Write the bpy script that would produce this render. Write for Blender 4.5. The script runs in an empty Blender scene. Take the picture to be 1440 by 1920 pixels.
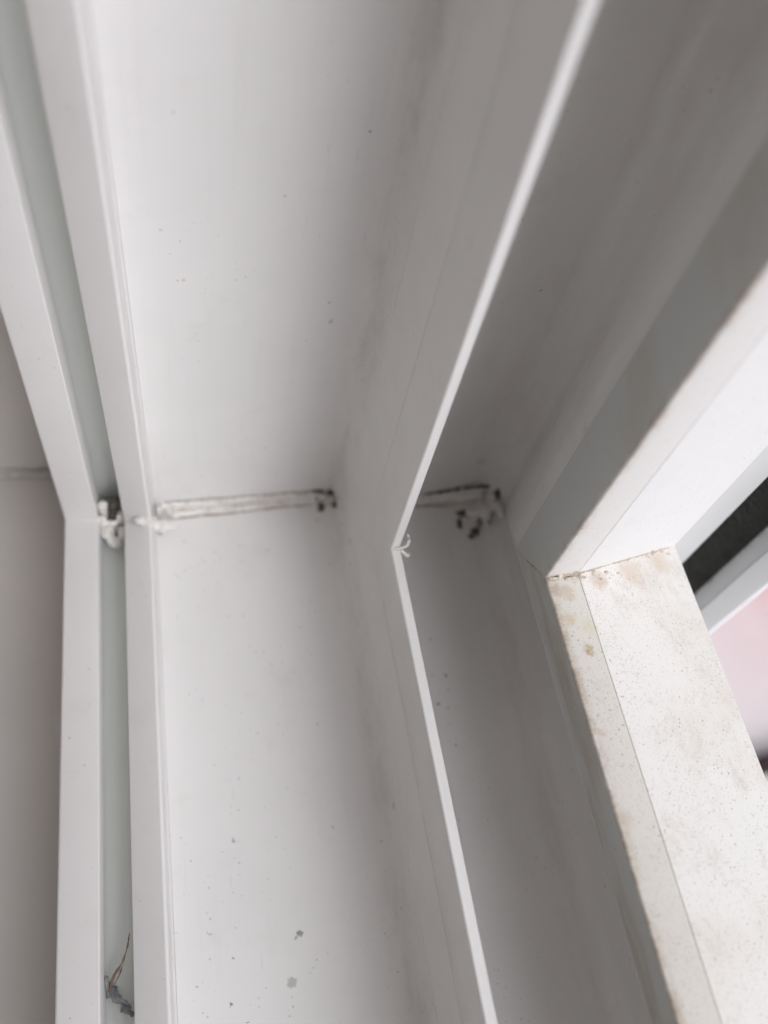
import bpy, bmesh, math, random
from mathutils import Vector, Matrix, noise
random.seed(7)
scene = bpy.context.scene
COL = scene.collection
mm = 0.001

# ------------------------------------------------------------------ camera
cam_d = bpy.data.cameras.new('camera'); cam = bpy.data.objects.new('camera', cam_d); COL.objects.link(cam)
right = Vector((-0.972108, 0.170341, 0.161213)); down = Vector((0.063568, 0.853017, -0.517998)); fwd = Vector((-0.225754, -0.493302, -0.840053))
cam.matrix_world = Matrix.Translation(Vector((0.046188, 0.120853, 0.202504))) @ Matrix((
    (right.x, -down.x, -fwd.x, 0), (right.y, -down.y, -fwd.y, 0), (right.z, -down.z, -fwd.z, 0), (0, 0, 0, 1)))
cam_d.sensor_fit = 'VERTICAL'; cam_d.sensor_height = 36; cam_d.sensor_width = 27
cam_d.lens = 1578.75 / 1920 * 36
cam_d.clip_start = 0.002; cam_d.clip_end = 400
cam_d.dof.use_dof = True
cam_d.dof.focus_distance = 0.178
cam_d.dof.aperture_fstop = 8.0
scene.camera = cam
scene.render.resolution_x = 768; scene.render.resolution_y = 1024

# ------------------------------------------------------------------ light
SUN = Vector((-0.33, 0.60, 0.68)).normalized()
w = bpy.data.worlds.new('World'); scene.world = w; w.use_nodes = True
nt = w.node_tree; nt.nodes.clear()
sky = nt.nodes.new('ShaderNodeTexSky'); sky.sky_type = 'NISHITA'; sky.sun_disc = False
sky.sun_elevation = math.asin(SUN.z); sky.sun_rotation = math.atan2(SUN.x, SUN.y)
sky.air_density = 1.0; sky.dust_density = 4.0; sky.ozone_density = 1.0
hs = nt.nodes.new('ShaderNodeHueSaturation'); hs.inputs['Saturation'].default_value = 0.08
tint = nt.nodes.new('ShaderNodeMix'); tint.data_type = 'RGBA'; tint.blend_type = 'MULTIPLY'
tint.inputs[0].default_value = 1; tint.inputs[7].default_value = (0.98, 0.988, 1.042, 1)
bg = nt.nodes.new('ShaderNodeBackground'); bg.inputs[1].default_value = 0.15
wo = nt.nodes.new('ShaderNodeOutputWorld')
nt.links.new(sky.outputs[0], hs.inputs['Color']); nt.links.new(hs.outputs[0], tint.inputs[6])
nt.links.new(tint.outputs[2], bg.inputs[0]); nt.links.new(bg.outputs[0], wo.inputs[0])
sd = bpy.data.lights.new('sun', 'SUN'); sd.energy = 0.27; sd.angle = math.radians(62); sd.color = (1.0, 0.986, 1.03)
so = bpy.data.objects.new('sun', sd); COL.objects.link(so)
so.rotation_mode = 'QUATERNION'; so.rotation_quaternion = SUN.to_track_quat('Z', 'Y')
vs = scene.view_settings
vs.view_transform = 'Standard'; vs.look = 'None'; vs.gamma = 1; vs.use_curve_mapping = False
vs.exposure = 0.29
scene.cycles.max_bounces = 10; scene.cycles.diffuse_bounces = 8

# ------------------------------------------------------------------ materials
def mat(name, base, rough=0.4, spec=0.5):
    m = bpy.data.materials.new(name); m.use_nodes = True
    n = m.node_tree.nodes; b = n['Principled BSDF']
    b.inputs['Base Color'].default_value = (*base, 1); b.inputs['Roughness'].default_value = rough
    b.inputs['Specular IOR Level'].default_value = spec
    return m
class NT:
    def __init__(s, m):
        s.m = m; s.t = m.node_tree; s.b = s.t.nodes['Principled BSDF']
        s.co = s.t.nodes.new('ShaderNodeTexCoord').outputs['Object']
    def new(s, k, **kw):
        n = s.t.nodes.new(k)
        for a, v in kw.items(): setattr(n, a, v)
        return n
    def put(s, sock, v):
        if hasattr(v, 'is_output'): s.t.links.new(v, sock)
        else: sock.default_value = v
    def math(s, op, a, b=0.0, clamp=False):
        n = s.new('ShaderNodeMath', operation=op, use_clamp=clamp); s.put(n.inputs[0], a); s.put(n.inputs[1], b); return n.outputs[0]
    def vmath(s, op, a, b):
        n = s.new('ShaderNodeVectorMath', operation=op); s.put(n.inputs[0], a); s.put(n.inputs[1], b)
        return n.outputs[1] if op in ('DISTANCE', 'LENGTH') else n.outputs[0]
    def noise(s, scale, detail=3, rough=0.55, vec=None, color=False):
        n = s.new('ShaderNodeTexNoise'); s.put(n.inputs['Vector'], vec or s.co)
        n.inputs['Scale'].default_value = scale; n.inputs['Detail'].default_value = detail; n.inputs['Roughness'].default_value = rough
        return n.outputs['Color' if color else 'Fac']
    def ramp(s, v, a, b, lo=0.0, hi=1.0):
        n = s.new('ShaderNodeMapRange', interpolation_type='SMOOTHSTEP'); s.put(n.inputs[0], v)
        for i, q in enumerate((a, b, lo, hi)): n.inputs[i+1].default_value = q
        return n.outputs[0]
    def mix(s, f, a, b):
        n = s.new('ShaderNodeMix', data_type='RGBA'); s.put(n.inputs[0], f)
        s.put(n.inputs[6], a if hasattr(a, 'is_output') else (*a, 1)); s.put(n.inputs[7], b if hasattr(b, 'is_output') else (*b, 1))
        return n.outputs[2]
    def specks(s, cell, keep, size, seed=0.0, vec=None):
        """scattered small irregular dots: keep = share of cells that hold one"""
        vec = vec or s.co
        warp = s.new('ShaderNodeVectorMath', operation='MULTIPLY_ADD')
        s.put(warp.inputs[0], s.noise(cell*2.6, 2, color=True, vec=vec)); warp.inputs[1].default_value = (0.35/cell,)*3; s.put(warp.inputs[2], vec)
        off = s.vmath('ADD', warp.outputs[0], (seed, seed*.7, seed*.3))
        v = s.new('ShaderNodeTexVoronoi'); s.put(v.inputs['Vector'], off); v.inputs['Scale'].default_value = cell
        sep = s.new('ShaderNodeSeparateColor'); s.put(sep.inputs[0], v.outputs['Color'])
        rad = s.math('MULTIPLY', sep.outputs[1], size)
        body = s.ramp(s.math('SUBTRACT', v.outputs['Distance'], rad), -0.03, 0.05, 1, 0)
        return s.math('MULTIPLY', body, s.math('LESS_THAN', sep.outputs[0], keep))
    def out(s, c): s.put(s.b.inputs['Base Color'], c)
    def bump(s, h, strength, dist):
        n = s.new('ShaderNodeBump'); s.put(n.inputs['Height'], h); n.inputs['Strength'].default_value = strength; n.inputs['Distance'].default_value = dist
        s.put(s.b.inputs['Normal'], n.outputs[0])

def pvc(name, spots=(), base=(0.78, 0.768, 0.752), rough=0.38, keep=0.10, foot=False, groove=False):
    m = mat(name, base, rough); N = NT(m)
    c = N.mix(N.ramp(N.noise(22, 3), .35, .7), base, tuple(k*.955 for k in base))
    # faint film of dust, thicker in drifting patches
    c = N.mix(N.math('MULTIPLY', N.ramp(N.noise(60, 6, .75), .52, .78), .16), c, (.50, .46, .41))
    # rubbed streaks and hairline scratches that run with the extrusion
    st = N.ramp(N.noise(420, 3, .6, vec=N.vmath('MULTIPLY', N.co, (1, .05, .05))), .5, .72)
    c = N.mix(N.math('MULTIPLY', N.math('MULTIPLY', st, N.ramp(N.noise(20, 2), .4, .6)), .10), c, (.58, .55, .52))
    sc = N.ramp(N.noise(1500, 2, .5, vec=N.vmath('MULTIPLY', N.co, (1, .035, .09))), .70, .76)
    c = N.mix(N.math('MULTIPLY', N.math('MULTIPLY', sc, N.ramp(N.noise(28, 3), .5, .62)), .35), c, (.52, .47, .43))
    s1 = N.math('MULTIPLY', N.specks(520, keep*.7, .2), N.ramp(N.noise(35, 2), .42, .62))
    c = N.mix(N.math('MULTIPLY', s1, .42), c, (.20, .18, .17))
    s2 = N.math('MULTIPLY', N.specks(1100, keep*1.3, .3, 3.1), N.ramp(N.noise(48, 2, vec=N.vmath('ADD', N.co, (1, 2, 3))), .40, .6))
    c = N.mix(N.math('MULTIPLY', s2, .38), c, (.25, .22, .20))
    if groove:
        sg = N.new('ShaderNodeSeparateXYZ'); N.put(sg.inputs[0], N.co)
        g_ = N.math('MULTIPLY', N.math('GREATER_THAN', sg.outputs[0], .06345), N.math('LESS_THAN', sg.outputs[0], .07008))
        c = N.mix(g_, c, (.705, .73, .70))
    # the few marks one can point at (object space, mm)
    wob = N.new('ShaderNodeVectorMath', operation='MULTIPLY_ADD')
    N.put(wob.inputs[0], N.noise(900, 3, .6, color=True)); wob.inputs[1].default_value = (.0018,)*3; N.put(wob.inputs[2], N.vmath('SUBTRACT', N.co, (.0009,)*3))
    for (p, r, col, amt) in spots:
        d = N.vmath('DISTANCE', wob.outputs[0], tuple(q*mm for q in p))
        f = N.math('MULTIPLY', N.ramp(d, r*mm*.5, r*mm*.85, 1, 0), amt)
        c = N.mix(f, c, col)
    if foot:
        sp = N.new('ShaderNodeSeparateXYZ'); N.put(sp.inputs[0], N.co); x = sp.outputs[0]
        band = N.math('MULTIPLY', N.ramp(x, .0012, .0026, 0, 1), N.ramp(x, .0030, .0085, 1, 0))
        nz = N.ramp(N.noise(170, 6, .75, vec=N.vmath('MULTIPLY', N.co, (1.5, .25, .25))), .42, .66)
        c = N.mix(N.math('MULTIPLY', N.math('MULTIPLY', band, nz), .2), c, (.34, .27, .21))
        c = N.mix(N.math('MULTIPLY', N.math('MULTIPLY', band, N.specks(1000, .2, .22, 9.0)), .35), c, (.17, .13, .10))
        far = N.math('MULTIPLY', N.ramp(x, -.030, -.036, 0, 1), N.ramp(N.noise(45, 5, .7, vec=N.vmath('MULTIPLY', N.co, (2, .35, .35))), .45, .7))
        c = N.mix(N.math('MULTIPLY', far, .28), c, (.50, .43, .34))
    N.out(c)
    N.bump(N.noise(160, 3), .10, .0004)
    N.put(N.b.inputs['Roughness'], N.ramp(N.noise(90, 4), .3, .7, rough-.06, rough+.10))
    return m

GREY = (.16, .15, .14); BRN = (.22, .13, .08); DK = (.07, .06, .05)
sill_spots = [((27.5,104.8,-11.5),.95,GREY,.75), ((28.4,105.6,-11.4),.6,GREY,.5), ((30.5,114.3,-11.3),1.7,(.33,.33,.31),.6), ((40.8,83,-10.5),.8,GREY,.55),
    ((16.7,83.1,-12.3),.45,GREY,.6), ((43,107.3,-10.4),.5,(.30,.12,.11),.7), ((43.9,116.3,-10.3),.55,GREY,.8), ((40.8,120.1,-10.5),.35,DK,.8),
    ((51.1,111.7,-9.8),.35,DK,.8), ((47.5,102,-10),.5,GREY,.35), ((-15.2,40.2,-4.6),.6,DK,.75), ((-17.2,50.6,-4.7),.9,(.2,.14,.12),.55),
    ((-13.6,50.3,-4.6),.6,GREY,.4), ((-13.6,58.3,-4.5),.7,(.16,.11,.09),.65), ((-16,59.5,-4.5),.6,GREY,.5), ((-35.8,32.5,-4.1),1.1,(.3,.29,.27),.5), ((-16,69.2,-4.7),.35,GREY,.6),
    ((2.4,81.3,-6),1.2,(.3,.25,.22),.35), ((2.6,0,-8.5),1.0,DK,.5), ((2.2,8,-4.9),1.3,(.25,.2,.16),.5), ((54.3,-1.5,-9.5),.9,GREY,.5),
    ((-14.3,44,-4.6),.4,DK,.5), ((-15.6,46.5,-4.7),.35,(.2,.14,.12),.6), ((-13.2,52.5,-4.6),.3,DK,.5), ((-17.0,54.5,-4.7),.5,GREY,.45), ((-12.6,60.5,-4.6),.35,(.2,.14,.12),.55), ((-14.9,62.5,-4.6),.25,DK,.5), ((-18.6,48.5,-4.8),.4,GREY,.4), ((2.6,14,-7.5),.8,(.3,.25,.2),.5), ((-36,6.0,-4),1.2,DK,.4), ((-40.8,104.2,0),1.3,(.38,.30,.22),.4)]
jamb_spots = [((10.1,-12.8,110),.5,GREY,.8), ((-31.8,-5.1,78.5),.75,DK,.75), ((48,-10,90),.5,(.5,.36,.28),.5), ((46.3,-10,84),.45,(.5,.36,.28),.5),
    ((44.1,-10.3,77),.55,(.5,.36,.28),.5), ((2.7,-9.1,45.6),.55,GREY,.6), ((12,-12.6,62),.8,(.3,.27,.25),.35), ((13,-12.6,68),.6,(.3,.27,.25),.3),
    ((-36,-5,12),2.2,(.45,.33,.26),.3), ((-41,-3,22),.7,(.3,.26,.22),.5), ((55.5,-6,-1),.9,GREY,.35)]
M_sill = pvc('white_pvc_sill', sill_spots, keep=.16, foot=True)
M_jamb = pvc('white_pvc_jamb', jamb_spots, keep=.05, foot=True)
M_rail = pvc('white_pvc_rail', [], keep=.05, rough=.34)
M_ledge = pvc('white_pvc_ledge', [], base=(.80, .785, .77), keep=.04, groove=True)

def dirty_flange(name, amount):
    base = (.775, .755, .72) if amount > .5 else (.735, .73, .725)
    m = mat(name, base, .5); N = NT(m)
    sp = N.new('ShaderNodeSeparateXYZ'); N.put(sp.inputs[0], N.co)
    x = sp.outputs[0]
    c = N.mix(N.math('MULTIPLY', N.ramp(N.noise(30, 5, .6), .42, .68), .5*amount), base, (.65, .59, .50))
    c = N.mix(N.math('MULTIPLY', N.ramp(N.noise(75, 8, .8, vec=N.vmath('ADD', N.co, (3, 1, 0))), .5, .66), .3*amount), c, (.50, .44, .36))
    strip = N.ramp(x, -.0350, -.0346, 0, 1)
    c = N.mix(N.math('MULTIPLY', strip, .75 if amount > .5 else .3), c, N.mix(N.noise(60, 4), (.60, .57, .49), (.66, .635, .60)))
    for cell, keep, sz, sd, a, col in ((1250, .55, .26, 0, .6, (.25, .19, .14)), (1000, .30, .18, 2.2, .7, (.15, .12, .10)), (2000, .7, .32, 4.4, .55, (.34, .26, .19)), (2800, .7, .38, 6.4, .5, (.36, .29, .22))):
        s = N.math('MULTIPLY', N.specks(cell, keep*amount, sz, sd), N.ramp(N.noise(85, 6, .75, vec=N.vmath('ADD', N.co, (sd, 0, sd))), .36, .58))
        c = N.mix(N.math('MULTIPLY', s, a), c, col)
    # wandering tide marks left by dried water
    tide = N.ramp(N.math('ABSOLUTE', N.math('SUBTRACT', N.noise(38, 6, .62, vec=N.vmath('ADD', N.co, (5, 5, 5))), .5)), 0, .014, 1, 0)
    c = N.mix(N.math('MULTIPLY', N.math('MULTIPLY', tide, N.ramp(N.noise(55, 3), .5, .62)), .2*amount), c, (.45, .37, .29))
    if amount > .5:
        wob = N.new('ShaderNodeVectorMath', operation='MULTIPLY_ADD')
        N.put(wob.inputs[0], N.noise(700, 4, .7, color=True)); wob.inputs[1].default_value = (.004,)*3; N.put(wob.inputs[2], N.vmath('SUBTRACT', N.co, (.002,)*3))
        for p, r, col, a in (((-31.6, 67, 49.8), 1.7, (.36, .24, .07), .75), ((-33.6, 62, 49.7), 3.0, (.60, .56, .36), .45), ((-29.5, 60, 50), 2.4, (.55, .40, .20), .5),
                             ((-36.2, 77.5, 49.1), .6, (.42, .20, .13), .8), ((-28.5, 53, 50.2), 2.2, (.40, .26, .17), .55), ((-31, 54, 50), 2.6, (.52, .40, .28), .55),
                             ((-40, 51, 48), 3.4, (.50, .35, .24), .55), ((-50, 48.5, 45), 4.5, (.60, .47, .36), .5), ((-60, 45, 42), 4.5, (.62, .50, .38), .5),
                             ((-29, 84, 50), 1.6, (.55, .42, .33), .5), ((-28.6, 100, 50), 2.4, (.55, .44, .34), .5)):
            d = N.vmath('DISTANCE', wob.outputs[0], tuple(q*mm for q in p))
            c = N.mix(N.math('MULTIPLY', N.ramp(d, r*mm*.2, r*mm, 1, 0), a), c, col)
    # brown grime gathered along the exposed inner arris
    edge = N.math('MULTIPLY', N.ramp(x, -.0292, -.0267, 0, 1), N.ramp(N.noise(170, 7, .82), .38, .62))
    c = N.mix(N.math('MULTIPLY', edge, .8 if amount > .5 else .5), c, (.36, .26, .17))
    # the inner face below the arris stays greyer, with green-brown streaks
    inner = N.ramp(x, -.0285, -.0315, 0, 1)
    N.out(c)
    N.bump(N.noise(1500, 4, .6), .18*amount, .0002)
    return m
M_fl_s = dirty_flange('grimy_white_pvc', 1.0)
M_fl_j = dirty_flange('lightly_soiled_white_pvc', .22)
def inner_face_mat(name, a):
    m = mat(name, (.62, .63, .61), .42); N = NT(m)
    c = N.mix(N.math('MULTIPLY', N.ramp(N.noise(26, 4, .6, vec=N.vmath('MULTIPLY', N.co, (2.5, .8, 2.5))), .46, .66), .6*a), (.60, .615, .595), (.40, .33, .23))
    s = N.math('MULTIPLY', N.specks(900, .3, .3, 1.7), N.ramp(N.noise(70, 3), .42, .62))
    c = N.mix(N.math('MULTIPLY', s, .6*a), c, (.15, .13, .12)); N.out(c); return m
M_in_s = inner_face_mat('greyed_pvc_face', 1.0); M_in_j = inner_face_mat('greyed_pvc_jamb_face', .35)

M_bead = mat('weld_plastic', (.74, .72, .69), .45); N = NT(M_bead)
N.out(N.mix(N.ramp(N.noise(300, 4, .6), .45, .72), (.76, .74, .71), (.56, .51, .45))); N.bump(N.noise(900, 3), .3, .0003)
M_grime_hole = mat('dark_grime_and_hole', (.07, .06, .05), .9); N = NT(M_grime_hole)  # dirt colour, also used for the painted dark of holes
N.out(N.mix(N.noise(1200, 4, .7), (.05, .042, .036), (.22, .185, .15))); N.bump(N.noise(1500, 3), .6, .0003)
M_soft = mat('thin_grime', (.30, .26, .22), .9); N = NT(M_soft)
N.out(N.mix(N.noise(900, 4, .7), (.30, .26, .22), (.56, .52, .47)))
M_crust = mat('brown_crust', (.5, .36, .25), .8); N = NT(M_crust)
N.out(N.mix(N.ramp(N.noise(1000, 5, .7), .35, .65), (.40, .32, .24), (.70, .63, .54))); N.bump(N.noise(1300, 4), .6, .0003)

# ------------------------------------------------------------------ geometry helpers
def rounded(pts, default=0.0):
    """pts: (x, h, radius) corners in mm of a closed outline -> list of (x, h)"""
    out = []; n = len(pts)
    for i in range(n):
        p = Vector(pts[i][:2]); r = pts[i][2] if len(pts[i]) > 2 else default
        a = Vector(pts[i-1][:2]); b = Vector(pts[(i+1) % n][:2])
        if r <= 0: out.append(tuple(p)); continue
        u = (a-p).normalized(); v = (b-p).normalized()
        ang = u.angle(v)
        if ang > 3.05: out.append(tuple(p)); continue
        t = min(r/math.tan(ang/2), (a-p).length*.48, (b-p).length*.48); rr = t*math.tan(ang/2)
        cdir = (u+v).normalized(); c = p + cdir*(rr/math.sin(ang/2))
        s = p+u*t-c; e = p+v*t-c
        k = 8 if r > 1.5 else 5
        a0 = math.atan2(s.y, s.x); a1 = math.atan2(e.y, e.x); d = (a1-a0+math.pi) % (2*math.pi)-math.pi
        for j in range(k+1):
            q = a0+d*j/k; out.append((c.x+rr*math.cos(q), c.y+rr*math.sin(q)))
    return out
def extrude(bm, outline, which, length=0.52, steps=26):
    """mitred length of profile along +y (sill) or +z (jamb), starting on the plane y = z"""
    rows = []
    for s in range(steps+1):
        row = []
        for (x, h) in outline:
            x_, h_ = x*mm, h*mm
            t = h_ + (length-h_)*s/steps
            row.append(bm.verts.new((x_, t, h_) if which == 'sill' else (x_, h_, t)))
        rows.append(row)
    n = len(outline)
    for s in range(steps):
        for i in range(n):
            j = (i+1) % n
            bm.faces.new((rows[s][i], rows[s][j], rows[s+1][j], rows[s+1][i]))
    bm.faces.new(rows[-1])
def make(name, bm, m, parent=None, sharp=32):
    bmesh.ops.recalc_face_normals(bm, faces=bm.faces)
    me = bpy.data.meshes.new(name); bm.to_mesh(me); bm.free()
    for f in me.polygons: f.use_smooth = True
    me.set_sharp_from_angle(angle=math.radians(sharp))
    for k in (m if isinstance(m, (list, tuple)) else [m]): me.materials.append(k)
    o = bpy.data.objects.new(name, me); COL.objects.link(o); o.parent = parent
    return o
def box(bm, a, b):
    r = bmesh.ops.create_cube(bm, size=1)
    for v in r['verts']:
        v.co = Vector([(a[i]+b[i])/2 + v.co[i]*(b[i]-a[i]) for i in range(3)])
def tube(bm, pts, radii, seg=10, rough=.12, flat=None, seed=0):
    """lumpy tube through pts (mm)"""
    P = [Vector(p)*mm for p in pts]
    # resample by Catmull-Rom
    Q = []; R = []
    for i in range(len(P)-1):
        p0, p1, p2, p3 = P[max(i-1, 0)], P[i], P[i+1], P[min(i+2, len(P)-1)]
        L = max(2, int((p2-p1).length/(.45*mm)))
        for k in range(L):
            t = k/L
            Q.append(.5*((2*p1)+(p2-p0)*t+(2*p0-5*p1+4*p2-p3)*t*t+(3*p1-p0-3*p2+p3)*t**3)); R.append(radii[i]*(1-t)+radii[i+1]*t)
    Q.append(P[-1]); R.append(radii[-1])
    rings = []
    for i, q in enumerate(Q):
        d = (Q[min(i+1, len(Q)-1)]-Q[max(i-1, 0)]).normalized()
        u = d.orthogonal() if abs(d.x) < .2 else Vector((0, 1, 0)); u = (u-d*u.dot(d)).normalized(); v = d.cross(u)
        r = R[i]*mm*(1+rough*2*noise.noise(q*900+Vector((seed, 0, 0))))
        if i in (0, len(Q)-1): r *= .25
        rings.append([bm.verts.new(q+(u*math.cos(a)+v*math.sin(a))*r*(1+rough*noise.noise(q*2000+Vector((a, seed, 1))))) for a in [2*math.pi*k/seg for k in range(seg)]])
    for a, b in zip(rings[:-1], rings[1:]):
        for k in range(seg): bm.faces.new((a[k], a[(k+1) % seg], b[(k+1) % seg], b[k]))
    bm.faces.new(rings[0]); bm.faces.new(rings[-1])
def lump(bm, c, r, seed=0, amp=.35, sub=3):
    res = bmesh.ops.create_icosphere(bm, subdivisions=sub, radius=1)
    rx, ry, rz = r if isinstance(r, tuple) else (r, r, r)
    for v in res['verts']:
        k = 1+amp*noise.noise(v.co*1.6+Vector((seed, seed*2, 0)))+amp*.5*noise.noise(v.co*4+Vector((seed, 0, 5)))
        v.co = Vector((c[0]+v.co.x*rx*k, c[1]+v.co.y*ry*k, c[2]+v.co.z*rz*k))*mm
def empty(name, loc, label, cat, group=None):
    o = bpy.data.objects.new(name, None); COL.objects.link(o); o.location = loc; o.empty_display_size = .01
    o['label'] = label; o['category'] = cat
    if group: o['group'] = group
    return o
def tag(o, label, cat, group=None):
    o['label'] = label; o['category'] = cat
    if group: o['group'] = group
    return o
def struct(o): o['kind'] = 'structure'; return o

# ------------------------------------------------------------------ the setting: room side and outside
def surf_mat(name, base, rough=.8, a=.1, scale=9):
    m = mat(name, base, rough); N = NT(m)
    N.out(N.mix(N.noise(scale, 5, .6), base, tuple(k*(1-a) for k in base))); N.bump(N.noise(scale*60, 4), .2, .0006); return m
M_board = surf_mat('painted_board', (.66, .63, .60), .6, .12, 30)
M_wall = surf_mat('painted_plaster', (.68, .65, .62), .85, .08, 12)
M_room = surf_mat('unseen_room_paint', (.80, .78, .75), .9, .05, 3)
def wallbox(name, a, b, m):
    bm = bmesh.new(); box(bm, a, b); return struct(make(name, bm, m))
XI = .0797          # inner face of the frame
wallbox('window_board', (XI, -.0565, -.085), (.30, 1.46, -.0565), M_board)
wallbox('wall_below', (-.066, -.60, -1.0), (.25, 2.0, -.086), M_wall)
wallbox('reveal_wall', (XI, -.60, -.0560), (.25, -.0567, 1.6), M_wall)
wallbox('outer_wall', (-.066, -.60, -.0850), (XI-.0005, -.0525, 1.6), M_wall)
wallbox('wall_far_side', (-.066, 1.47, -.0850), (.25, 2.0, 1.6), M_wall)
wallbox('wall_above', (-.066, -.0555, 1.25), (.25, 1.469, 1.6), M_wall)
wallbox('unseen_room_floor', (.25, -.9, -1.02), (3.2, 2.4, -1.0), M_room)  # unseen room shell, added to block sky light from the inner side
wallbox('unseen_room_ceiling', (.25, -.9, 1.6), (3.2, 2.4, 1.65), M_room)
wallbox('unseen_room_wall', (3.2, -.9, -1.0), (3.25, 2.4, 1.6), M_room)
wallbox('unseen_room_wall', (.2505, -.95, -1.0), (3.2, -.9, 1.6), M_room)
wallbox('unseen_room_wall', (.2505, 2.4, -1.0), (3.2, 2.45, 1.6), M_room)
bm = bmesh.new()
tube(bm, [(80+i*9, -55.2+.5*math.sin(i*1.7), -55.6) for i in range(22)], [1.6+.5*math.sin(i*2.3) for i in range(22)], rough=.4)
cl = make('caulk_line', bm, mat('old_caulk', (.58, .55, .51), .7), bpy.data.objects['window_board'], 80)
# outside paving
M_g = mat('pink_white_paving', (.74, .70, .71), .7); N = NT(M_g)
wv = N.vmath('ADD', N.co, N.vmath('MULTIPLY', N.noise(2.5, 3, color=True), (.25, .25, 0)))
def blob(p, r0, r1): return N.ramp(N.vmath('DISTANCE', wv, p), r0, r1, 1, 0)
c = N.mix(N.ramp(N.noise(3.5, 5, .65), .4, .62), (.78, .755, .77), (.72, .66, .665))
c = N.mix(N.math('MULTIPLY', blob((-0.953336, -0.369472, -1.020000), .02, .22), .8), c, (.60, .12, .09))
c = N.mix(N.math('MULTIPLY', blob((-0.875771, -0.315850, -1.020000), .05, .4), .35), c, (.66, .34, .32))
N.out(c); N.bump(N.noise(40, 5), .4, .01)
bm = bmesh.new(); box(bm, (-60, -60, -1.3), (60, 60, -1.02)); struct(make('ground', bm, M_g))

# ------------------------------------------------------------------ window frame
fr = empty('plastic_frame', (0, 0, 0), 'grimy white plastic sliding window frame, welded corner of its sill and jamb', 'frame')
BASE = -52
def sections(which):
    floor_mat, led, rail = (M_sill, M_ledge, M_rail) if which == 'sill' else (M_jamb, M_ledge, M_rail)
    bm = bmesh.new()
    # inner channel, rising in a soft cove against the track rail
    extrude(bm, rounded([(55.2, BASE), (55.2, -9.5), (8, -13, 30), (3.2, -11.0, 3.0), (1.6, -2, 4), (.8, -2), (.8, BASE)]), which)
    # outer channel, coved up into the outer upstand
    extrude(bm, rounded([(-4.0, BASE), (-4.0, -3.4), (-30, -5.4, 30), (-41.5, -5.6, 5), (-43.0, 4.5, 8), (-38.0, 15, 12), (-32.9, 26, 12), (-31.6, 34.6), (-32, 44), (-60, 36), (-60, BASE)]), which)
    body = make(which, bm, floor_mat, fr)
    # inner ledge with its gasket groove
    bm = bmesh.new()
    extrude(bm, rounded([(55.25, BASE+.2), (55.25, -9.6), (55.75, -8.9, .4), (56.0, .6, .4), (56.5, 1.15, .5), (63.35, -1.95, .25), (62.4, -6), (62.4, -15, .8), (70.0, -15.4, 4), (70.2, -3.55, .2), (79.3, -5.85, .9), (79.5, BASE+.2)]), which)
    # a fine raised bead runs along the foot of the ledge
    o = make('inner_ledge', bm, led, body)
    # track rail: foot, snap-on upper part with a hairline crease, bright rounded top
    bm = bmesh.new()
    extrude(bm, rounded([(.95, BASE+.3), (1.55, -3), (.37, 13.75), (.24, 13.88), (.275, 14.08), (0.02, 30.0, .45), (-2.64, 29.05, .6), (-3.3, 12), (-4.1, -3), (-3.95, BASE+.3)]), which)
    make('track_rail', bm, rail, body)
    # outer upstand: inner facing plate and soiled top cap with a hairline joint
    bm = bmesh.new()
    extrude(bm, rounded([(-31.7, 34.0), (-30.2, 33.4, .3), (-29.3, 34.6, .6), (-27.0, 48.9), (-27.3, 49.3), (-33.5, 46)]), which)
    make('facing_plate', bm, M_in_s if which == 'sill' else M_in_j, body)
    bm = bmesh.new()
    extrude(bm, rounded([(-27.05, 48.8), (-26.55, 50.25, .55), (-34.66, 49.60, .1), (-34.78, 49.1), (-34.2, 46.2), (-30, 46.6)]), which)
    extrude(bm, rounded([(-34.3, 46.3), (-34.80, 49.0), (-34.90, 49.50, .1), (-66.75, 40.0, .9), (-67.6, 37, 1), (-67.6, BASE+.3), (-60.1, BASE+.3), (-59, 38)]), which)
    make('outer_flange', bm, M_fl_s if which == 'sill' else M_fl_j, body)
    return body
sill = sections('sill'); jamb = sections('jamb')

# weld beads left in the corner (parts of the frame)
def bead(rows, m=M_bead, name='weld_bead', **k):
    for i, (pts, rad) in enumerate(rows):
        bm = bmesh.new(); tube(bm, pts, rad, seed=i*7.3, **k)
        make(name, bm, m, fr, sharp=80)
def flo(x): return -9.5-(54.6-x)/46.6*3.5           # height of the inner channel floor
def fused(tubes, lumps, m=M_bead, name='weld_bead', voxel=.22, smooth=4):
    bm = bmesh.new()
    for i, (pts, rad) in enumerate(tubes): tube(bm, pts, rad, seed=i*7.3, rough=.2)
    for p, r, sd_ in lumps: lump(bm, p, r, sd_, .4)
    tmp = make(name, bm, m, fr, sharp=180)
    r_ = tmp.modifiers.new('remesh', 'REMESH'); r_.mode = 'VOXEL'; r_.voxel_size = voxel*mm; r_.use_smooth_shade = True
    k_ = tmp.modifiers.new('smooth', 'SMOOTH'); k_.factor = .5; k_.iterations = smooth
    dg = bpy.context.evaluated_depsgraph_get(); dg.update()
    me = bpy.data.meshes.new_from_object(tmp.evaluated_get(dg)); tmp.modifiers.clear(); tmp.data = me
    for f in me.polygons: f.use_smooth = True
    return tmp
def row(x0, x1, a, b, n=12, jit=.35, seed=1, side='c'):
    """points along the mitre; a = how far out on the jamb(-)/sill(+) side at x0, b at x1"""
    out = []
    for i in range(n):
        t = i/(n-1); x = x0+(x1-x0)*t; f = flo(x); s = a+(b-a)*t + jit*noise.noise(Vector((x*.35, seed, 0)))*2
        y = f+max(s, 0)+.15; z = f+max(-s, 0)+.15
        out.append((x, y, z))
    return out
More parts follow.
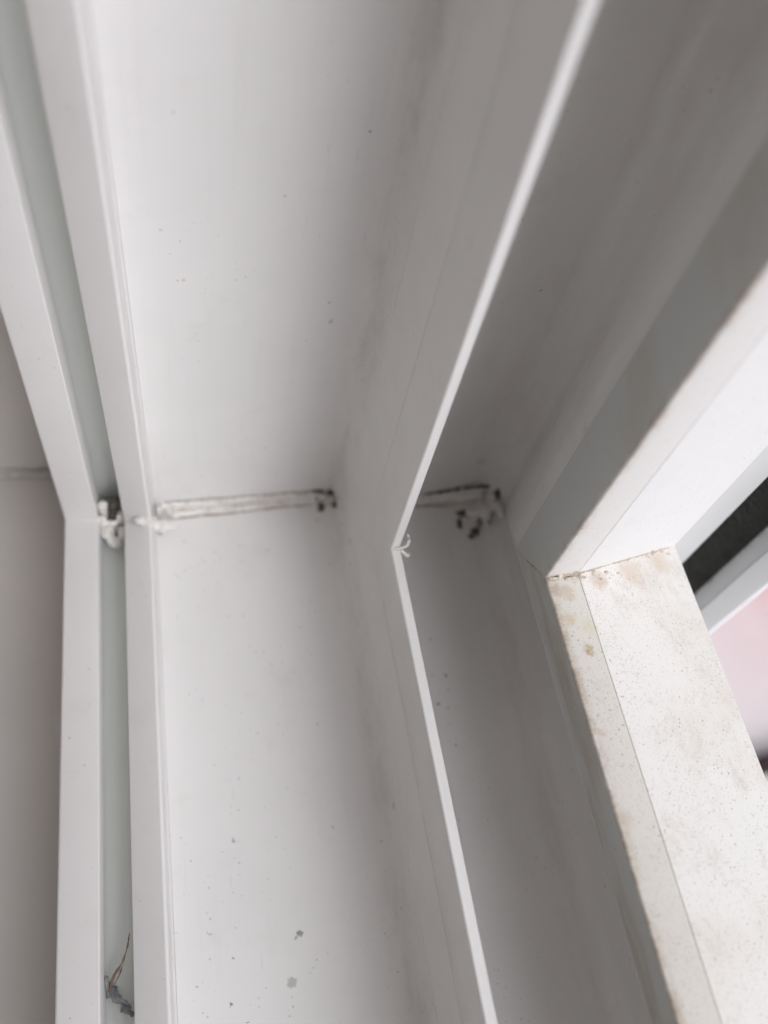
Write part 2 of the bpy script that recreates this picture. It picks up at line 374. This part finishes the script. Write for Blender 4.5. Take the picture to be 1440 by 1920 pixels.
fused([(row(54, 3.4, -1.9, -1.7, seed=1, jit=.25), [1.25, 1.15, 1.1, 1.05, 1.0, .95, 1.0, .95, .9, 1.0, .95, 1.0]),
       (row(53, 3.6, .1, -.1, seed=5, jit=.3), [1.3, 1.2, 1.0, 1.1, .9, 1.0, .85, .95, .85, .9, .8, .9]),
       (row(52, 5, 2.3, 1.5, seed=9, jit=.4), [1.3, 1.2, 1.05, 1.1, .9, .95, .9, .8, .95, .75, .85, .6])],
      [((58.8, 1.0, 2.0), (1.9, 1.2, 1.3), 1), ((56.8, .6, 1.0), (2.1, 1.2, 1.4), 2), ((55.0, .6, -1.4), (1.8, 1.7, 1.9), 3), ((53.4, -.8, -4.6), (2.0, 1.7, 2.4), 4),
       ((51.6, -3.2, -7.6), (2.4, 1.6, 1.4), 14), ((52.8, -4.6, -8.8), (1.5, 1.7, 1.0), 5), ((54.2, -6.5, -5.5), (1.0, 1.2, 1.4), 6), ((4.6, -9.6, -10.4), (1.5, 1.3, 1.2), 8), ((6.8, -11.2, -10.6), (1.5, .9, 1.0), 15)])
# grime lines above, between and below the beads
bead([(row(53, 3, -3.3, -2.9, seed=2), [.15, .2, .25, .2, .15, .25, .2, .3, .3, .4, .5, .8]),
      (row(51, 3, -1.0, -.9, seed=6), [.1, .3, .35, .25, .3, .35, .25, .35, .3, .5, .3, .6]),
      (row(50, 8, 1.3, .8, seed=7), [.2, .35, .3, .3, .3, .35, .3, .2, .2, .2, .2, .1]),
      (row(50, 10, 3.7, 2.7, seed=3), [.15, .25, .2, .3, .25, .3, .2, .2, .2, .2, .2, .1])], M_soft, 'dirt_line', rough=.5)
for p, r, s in (((3.2, -11.2, -8.6), (2.4, .6, 1.1), 1), ((7.5, -12.5, -9.6), (2.6, .5, .6), 2), ((6.8, -8.6, -12.6), (1.6, 1.7, .4), 3), ((3.0, -7.8, -10.4), (1.5, 1.3, .6), 4),
                ((8.5, -11.4, -12.2), (.8, .6, .4), 5), ((54.2, -3.0, -9.1), (.9, .9, .6), 6)):
    bm = bmesh.new(); lump(bm, p, r, s, .5); make('dirt_and_hole_lump', bm, M_grime_hole, fr, 80)

# outer channel weld: bead widening towards the upstand, hole at its end shaded by a dark lump
F2 = -5.0
fused([([(-6, F2+.4, F2+.6), (-18, F2+.2, F2+.9), (-28, F2+.1, F2+1.6), (-35, F2+.1, F2+3.0), (-40, F2+.3, F2+4.3)], [.9, 1.1, 1.1, 1.3, 1.2]),
      ([(-6, F2+1.4, F2+.3), (-18, F2+1.2, F2+.3), (-28, F2+1.2, F2+.3), (-35, F2+1.2, F2+.6), (-41, F2+1.0, F2+1.2)], [1.0, 1.2, 1.4, 1.7, 1.7]),
      ([(-42.2, -1.5, 2.4), (-41.9, .5, .8), (-41.2, 3.0, 1.2), (-40.0, 7.0, 6.5), (-37.5, 13, 12.5)], [1.3, 1.6, 1.8, 1.3, .5]),
      ([(-40.5, 1.0, -3.0), (-39.0, 4.5, -3.0), (-39.3, 7.5, -2.8)], [.9, .9, .4]),
      ([(-34.2, 1.0, -4.6), (-36.6, 3.4, -4.7), (-36.9, 6.5, -4.6)], [.5, .6, .3]),
      ([(-34, 1.6, -4.6), (-37.5, 2.0, -4.3), (-40.5, 2.2, -3.0)], [1.0, 1.5, 1.6])], [((-39.6, 3.4, -2.2), (2.0, 2.0, 1.6), 41)])
bead([([(-6, F2+.2, F2+2.0), (-18, F2+.2, F2+2.2), (-28, F2+.3, F2+3.3), (-36, F2+.4, F2+5.0), (-41.5, F2+1.2, F2+6.4)], [.12, .2, .38, .42, .42])], M_grime_hole, 'dirt_line', rough=.5)
bead([([(-8, F2+2.8, F2+.3), (-20, F2+3.0, F2+.2), (-29, F2+3.2, F2+.2)], [.25, .3, .3])], M_soft, 'dirt_line', rough=.5)
for p, r, s in (((-42.6, .4, 3.4), (1.4, 1.3, 1.5), 11), ((-33.4, 1.2, -4.9), (1.9, .9, .5), 12), ((-31.6, 4.6, -5.0), (.8, 1.7, .45), 13), ((-35.6, 7.6, -4.8), (1.1, 1.2, .45), 14),
                ((-37.2, 4.9, -4.8), (.7, 1.9, .45), 15), ((-34.3, 9.2, -5.0), (.9, .8, .4), 16), ((-39.3, 5.2, -3.6), (1.0, .8, .4), 17)):
    bm = bmesh.new(); lump(bm, p, r, s, .6); make('dirt_and_hole_lump', bm, M_grime_hole, fr, 80)

# curl of weld plastic hanging off the rail top, plug in the gasket groove
bead([([(-.6, 29.9, 30.3), (-2.2, 29.8, 29.9), (-4.4, 28.8, 29.4), (-4.9, 27.4, 29.8), (-4.5, 26.6, 31.2)], [.25, .35, .45, .45, .2]),
      ([(-2.6, 29.6, 29.0), (-4.4, 30.6, 27.5), (-5.0, 29.2, 26.8)], [.4, .5, .35])])
fused([], [((68.9, -7.0, -3.6), (1.3, 1.9, 3.2), 21), ((69.2, -4.2, -5.5), (1.3, 1.7, 1.9), 22), ((66.9, -3.4, -5.6), (2.0, .9, 1.1), 23), ((64.4, -4.6, -4.8), (1.2, 1.5, 2.2), 24),
      ((66.0, -4.6, -9.4), (3.2, 2.4, 1.5), 25), ((68.2, -2.4, -8.2), (1.9, 2.4, 1.8), 26), ((64.4, -1.8, -7.6), (1.4, 2.0, 1.8), 27), ((66.4, -.4, -10.5), (2.2, 2.0, 1.6), 28)], smooth=6)
for p, r, s in (((66.0, -9.0, -4.4), (2.0, 1.6, 2.0), 31), ((66.5, -6.6, -6.2), (.9, 1.0, 1.2), 32), ((65.2, -2.5, -9.5), (1.6, 1.0, 1.6), 33), ((68.2, 5.0, -17.0), (.4, .4, .25), 34), ((66.6, -4.0, -7.4), (.5, .6, .7), 35)):  # dirt, and dark lumps painting the shade of the plug's hole
    bm = bmesh.new(); lump(bm, p, r, s, .5); make('dirt_and_hole_lump', bm, M_grime_hole, fr, 80)

# dried sealant crust along the weld of the outer flange
def top_h(x): return 49.5-(-34.9-x)*9.5/31.85 if x < -34.9 else 50.25+( -26.5-x)*-.08
bm = bmesh.new(); rr = random.Random(4)
for i in range(42):
    x = -27.5-37*rr.random()**1.15; h = top_h(x); off = rr.gauss(0, .7)
    if -47 < x < -37: off += abs(rr.gauss(0, 1.5))
    s = rr.uniform(.08, .34)*(1.3 if -47 < x < -37 else 1)
    lump(bm, (x, h+max(off, 0), h+max(-off, 0)), (s*rr.uniform(1, 2.4), s, s*.55), i, .6, 2)
make('sealant_crust', bm, M_crust, fr, 80)
bead([([(x, top_h(x)+.1+.3*noise.noise(Vector((x*.5, 2, 0))), top_h(x)+.1) for x in [-26.8-i*2.5 for i in range(16)]], [.16]+[.12+.14*abs(noise.noise(Vector((i*1.3, 0, 0)))) for i in range(15)]),
      ], M_crust, 'sealant_crust', rough=.5)
bead([([(-27.2, 50.6, 50.5), (-29.5, 50.7, 50.55), (-31.0, 49.9, 50.4), (-33, 50.3, 50.2)], [.2, .3, .25, .2]),
      ([(-31, 50.9, 50.0), (-34, 50.6, 49.9), (-36.5, 50.6, 49.4)], [.2, .28, .2])], M_crust, 'sealant_crust', rough=.4)
# brown crack down the weld of the facing plate
bead([([(-26.9, 49.2, 49.2), (-27.8, 44.2, 43.9), (-28.3, 41.5, 40.8), (-28.9, 38.6, 37.6)], [.14, .2, .16, .08])], M_crust, 'sealant_crust', rough=.5)

# ------------------------------------------------------------------ loose things on the frame
M_str = mat('dry_stalk', (.24, .17, .12), .8); NT_ = NT(M_str); NT_.out(NT_.mix(NT_.noise(500, 4), (.30, .21, .15), (.12, .09, .07)))
bm = bmesh.new()
tube(bm, [(64.2, 99.5, -4.4), (64.9, 101.8, -7), (66.2, 104.4, -9.4), (68.0, 106.6, -10.8), (69.0, 108.8, -11.6), (68.9, 110.6, -12.2)], [.10, .16, .22, .28, .26, .15], rough=.4)
tube(bm, [(65.6, 103.6, -8.8), (66.8, 106.2, -11.0), (68.2, 108.4, -12.0)], [.08, .15, .1], rough=.4)
tag(make('dry_stalk', bm, M_str, None, 80), 'thin brown dried stalk lying across the narrow gasket groove', 'stalk')
M_gk = mat('grey_rubber', (.20, .20, .21), .7); NT_ = NT(M_gk); NT_.out(NT_.mix(NT_.noise(350, 4), (.13, .13, .14), (.36, .36, .37)))
bm = bmesh.new()
tube(bm, [(69.3, 107.6, -11.4), (68.9, 109.4, -12.6), (67.7, 111.2, -13.6), (66.2, 113.0, -14.4), (64.6, 114.8, -15)], [.35, .75, .8, .75, .5], seg=8, rough=.75, seed=3)
tube(bm, [(69.0, 109.6, -11.6), (67.4, 111.0, -12.4), (66.0, 111.9, -13.0), (64.6, 113.4, -13.6)], [.2, .26, .3, .15], seg=6, rough=.8, seed=8)
tube(bm, [(69.6, 106.4, -10.2), (69.7, 108.4, -10.8), (69.4, 110.6, -12.0)], [.2, .35, .2], seg=6, rough=.8, seed=5)
tag(make('rubber_scrap', bm, M_gk, None, 50), 'torn dark grey rubber gasket scrap wedged in the groove beside the stalk', 'rubber scrap')

# ------------------------------------------------------------------ shutter guide rail with brush, outside the jamb
gr = empty('shutter_guide_rail', (-.0676, 0, -.06), 'pale grey vertical guide rail holding a black brush, outside the jamb', 'guide rail')
M_gr = mat('grey_coated_rail', (.60, .61, .60), .4); NT_ = NT(M_gr); NT_.out(NT_.mix(NT_.noise(30, 3), (.62, .63, .62), (.54, .55, .54)))
M_ol = mat('pale_coated_lip', (.78, .80, .82), .45)
def bar(outline, z0, z1, name, m, parent, loc=gr.location):
    bm = bmesh.new(); o = rounded(outline); n = len(o); rows = []
    for z in (z0, z1): rows.append([bm.verts.new(Vector((x*mm, y*mm, z*mm))-loc) for x, y in o])
    for i in range(n): bm.faces.new((rows[0][i], rows[0][(i+1) % n], rows[1][(i+1) % n], rows[1][i]))
    bm.faces.new(rows[0]); bm.faces.new(rows[1])
    return make(name, bm, m, parent)
bar([(-67.9, -20), (-67.9, 36.6, .4), (-68.6, 37.6, .4), (-83.6, 33.6, .5), (-84.3, 32.4, .4), (-84.3, 8), (-99.5, 8), (-99.5, -20)], -60, 520, 'inner_lip', M_gr, gr)
bar([(-99.7, -20), (-99.7, 37.8, .5), (-99.3, 38.8, .6), (-101.8, 44.4, .9), (-104, 44.2, .9), (-104, -20)], -60, 520, 'outer_lip', M_ol, gr)
M_br = mat('black_brush', (.012, .012, .011), .75, .3); NT_ = NT(M_br); NT_.out(NT_.mix(NT_.noise(900, 3), (.004, .004, .004), (.075, .075, .068)))
bm = bmesh.new(); rr = random.Random(3); L0 = gr.location
core = [(-.0848, .0085), (-.0848, .0290), (-.0905, .0305), (-.0972, .0320), (-.0994, .0334), (-.0994, .0085)]
rows = [[bm.verts.new(Vector((x, y, z))-L0) for x, y in core] for z in (-.058, .5)]
for i in range(6): bm.faces.new((rows[0][i], rows[0][(i+1) % 6], rows[1][(i+1) % 6], rows[1][i]))
bm.faces.new(rows[0]); bm.faces.new(rows[1])
for i in range(16000):
    z = rr.uniform(-.055, .26); x = rr.uniform(-.0990, -.0850); top = .0335+(-.085-x)*.10+rr.uniform(-.0016, .0004)+.001*noise.noise(Vector((z*220, 0, 0)))
    dx = rr.gauss(0, .0004); dz = rr.gauss(0, .0007); w_ = .00022
    a = rr.uniform(0, 3.14); ca, sa = math.cos(a)*w_, math.sin(a)*w_
    b0 = Vector((x, .028, z))-L0; t0 = Vector((x+dx, top, z+dz))-L0
    v = [bm.verts.new(b0+Vector((ca, 0, sa))), bm.verts.new(b0-Vector((ca, 0, sa))), bm.verts.new(b0+Vector((-sa, 0, ca))), bm.verts.new(t0)]
    bm.faces.new((v[0], v[1], v[3])); bm.faces.new((v[1], v[2], v[3])); bm.faces.new((v[2], v[0], v[3]))
make('brush', bm, M_br, gr, 180)

# ------------------------------------------------------------------ dark rail lying on the paving outside
bm = bmesh.new(); box(bm, (-1.321, -0.104, -1.02), (-0.791, -0.074, -.985))
tag(make('timber_batten', bm, mat('dark_timber', (.035, .012, .012), .7)), 'dark brown blurred batten lying on the pale ground outside', 'batten')
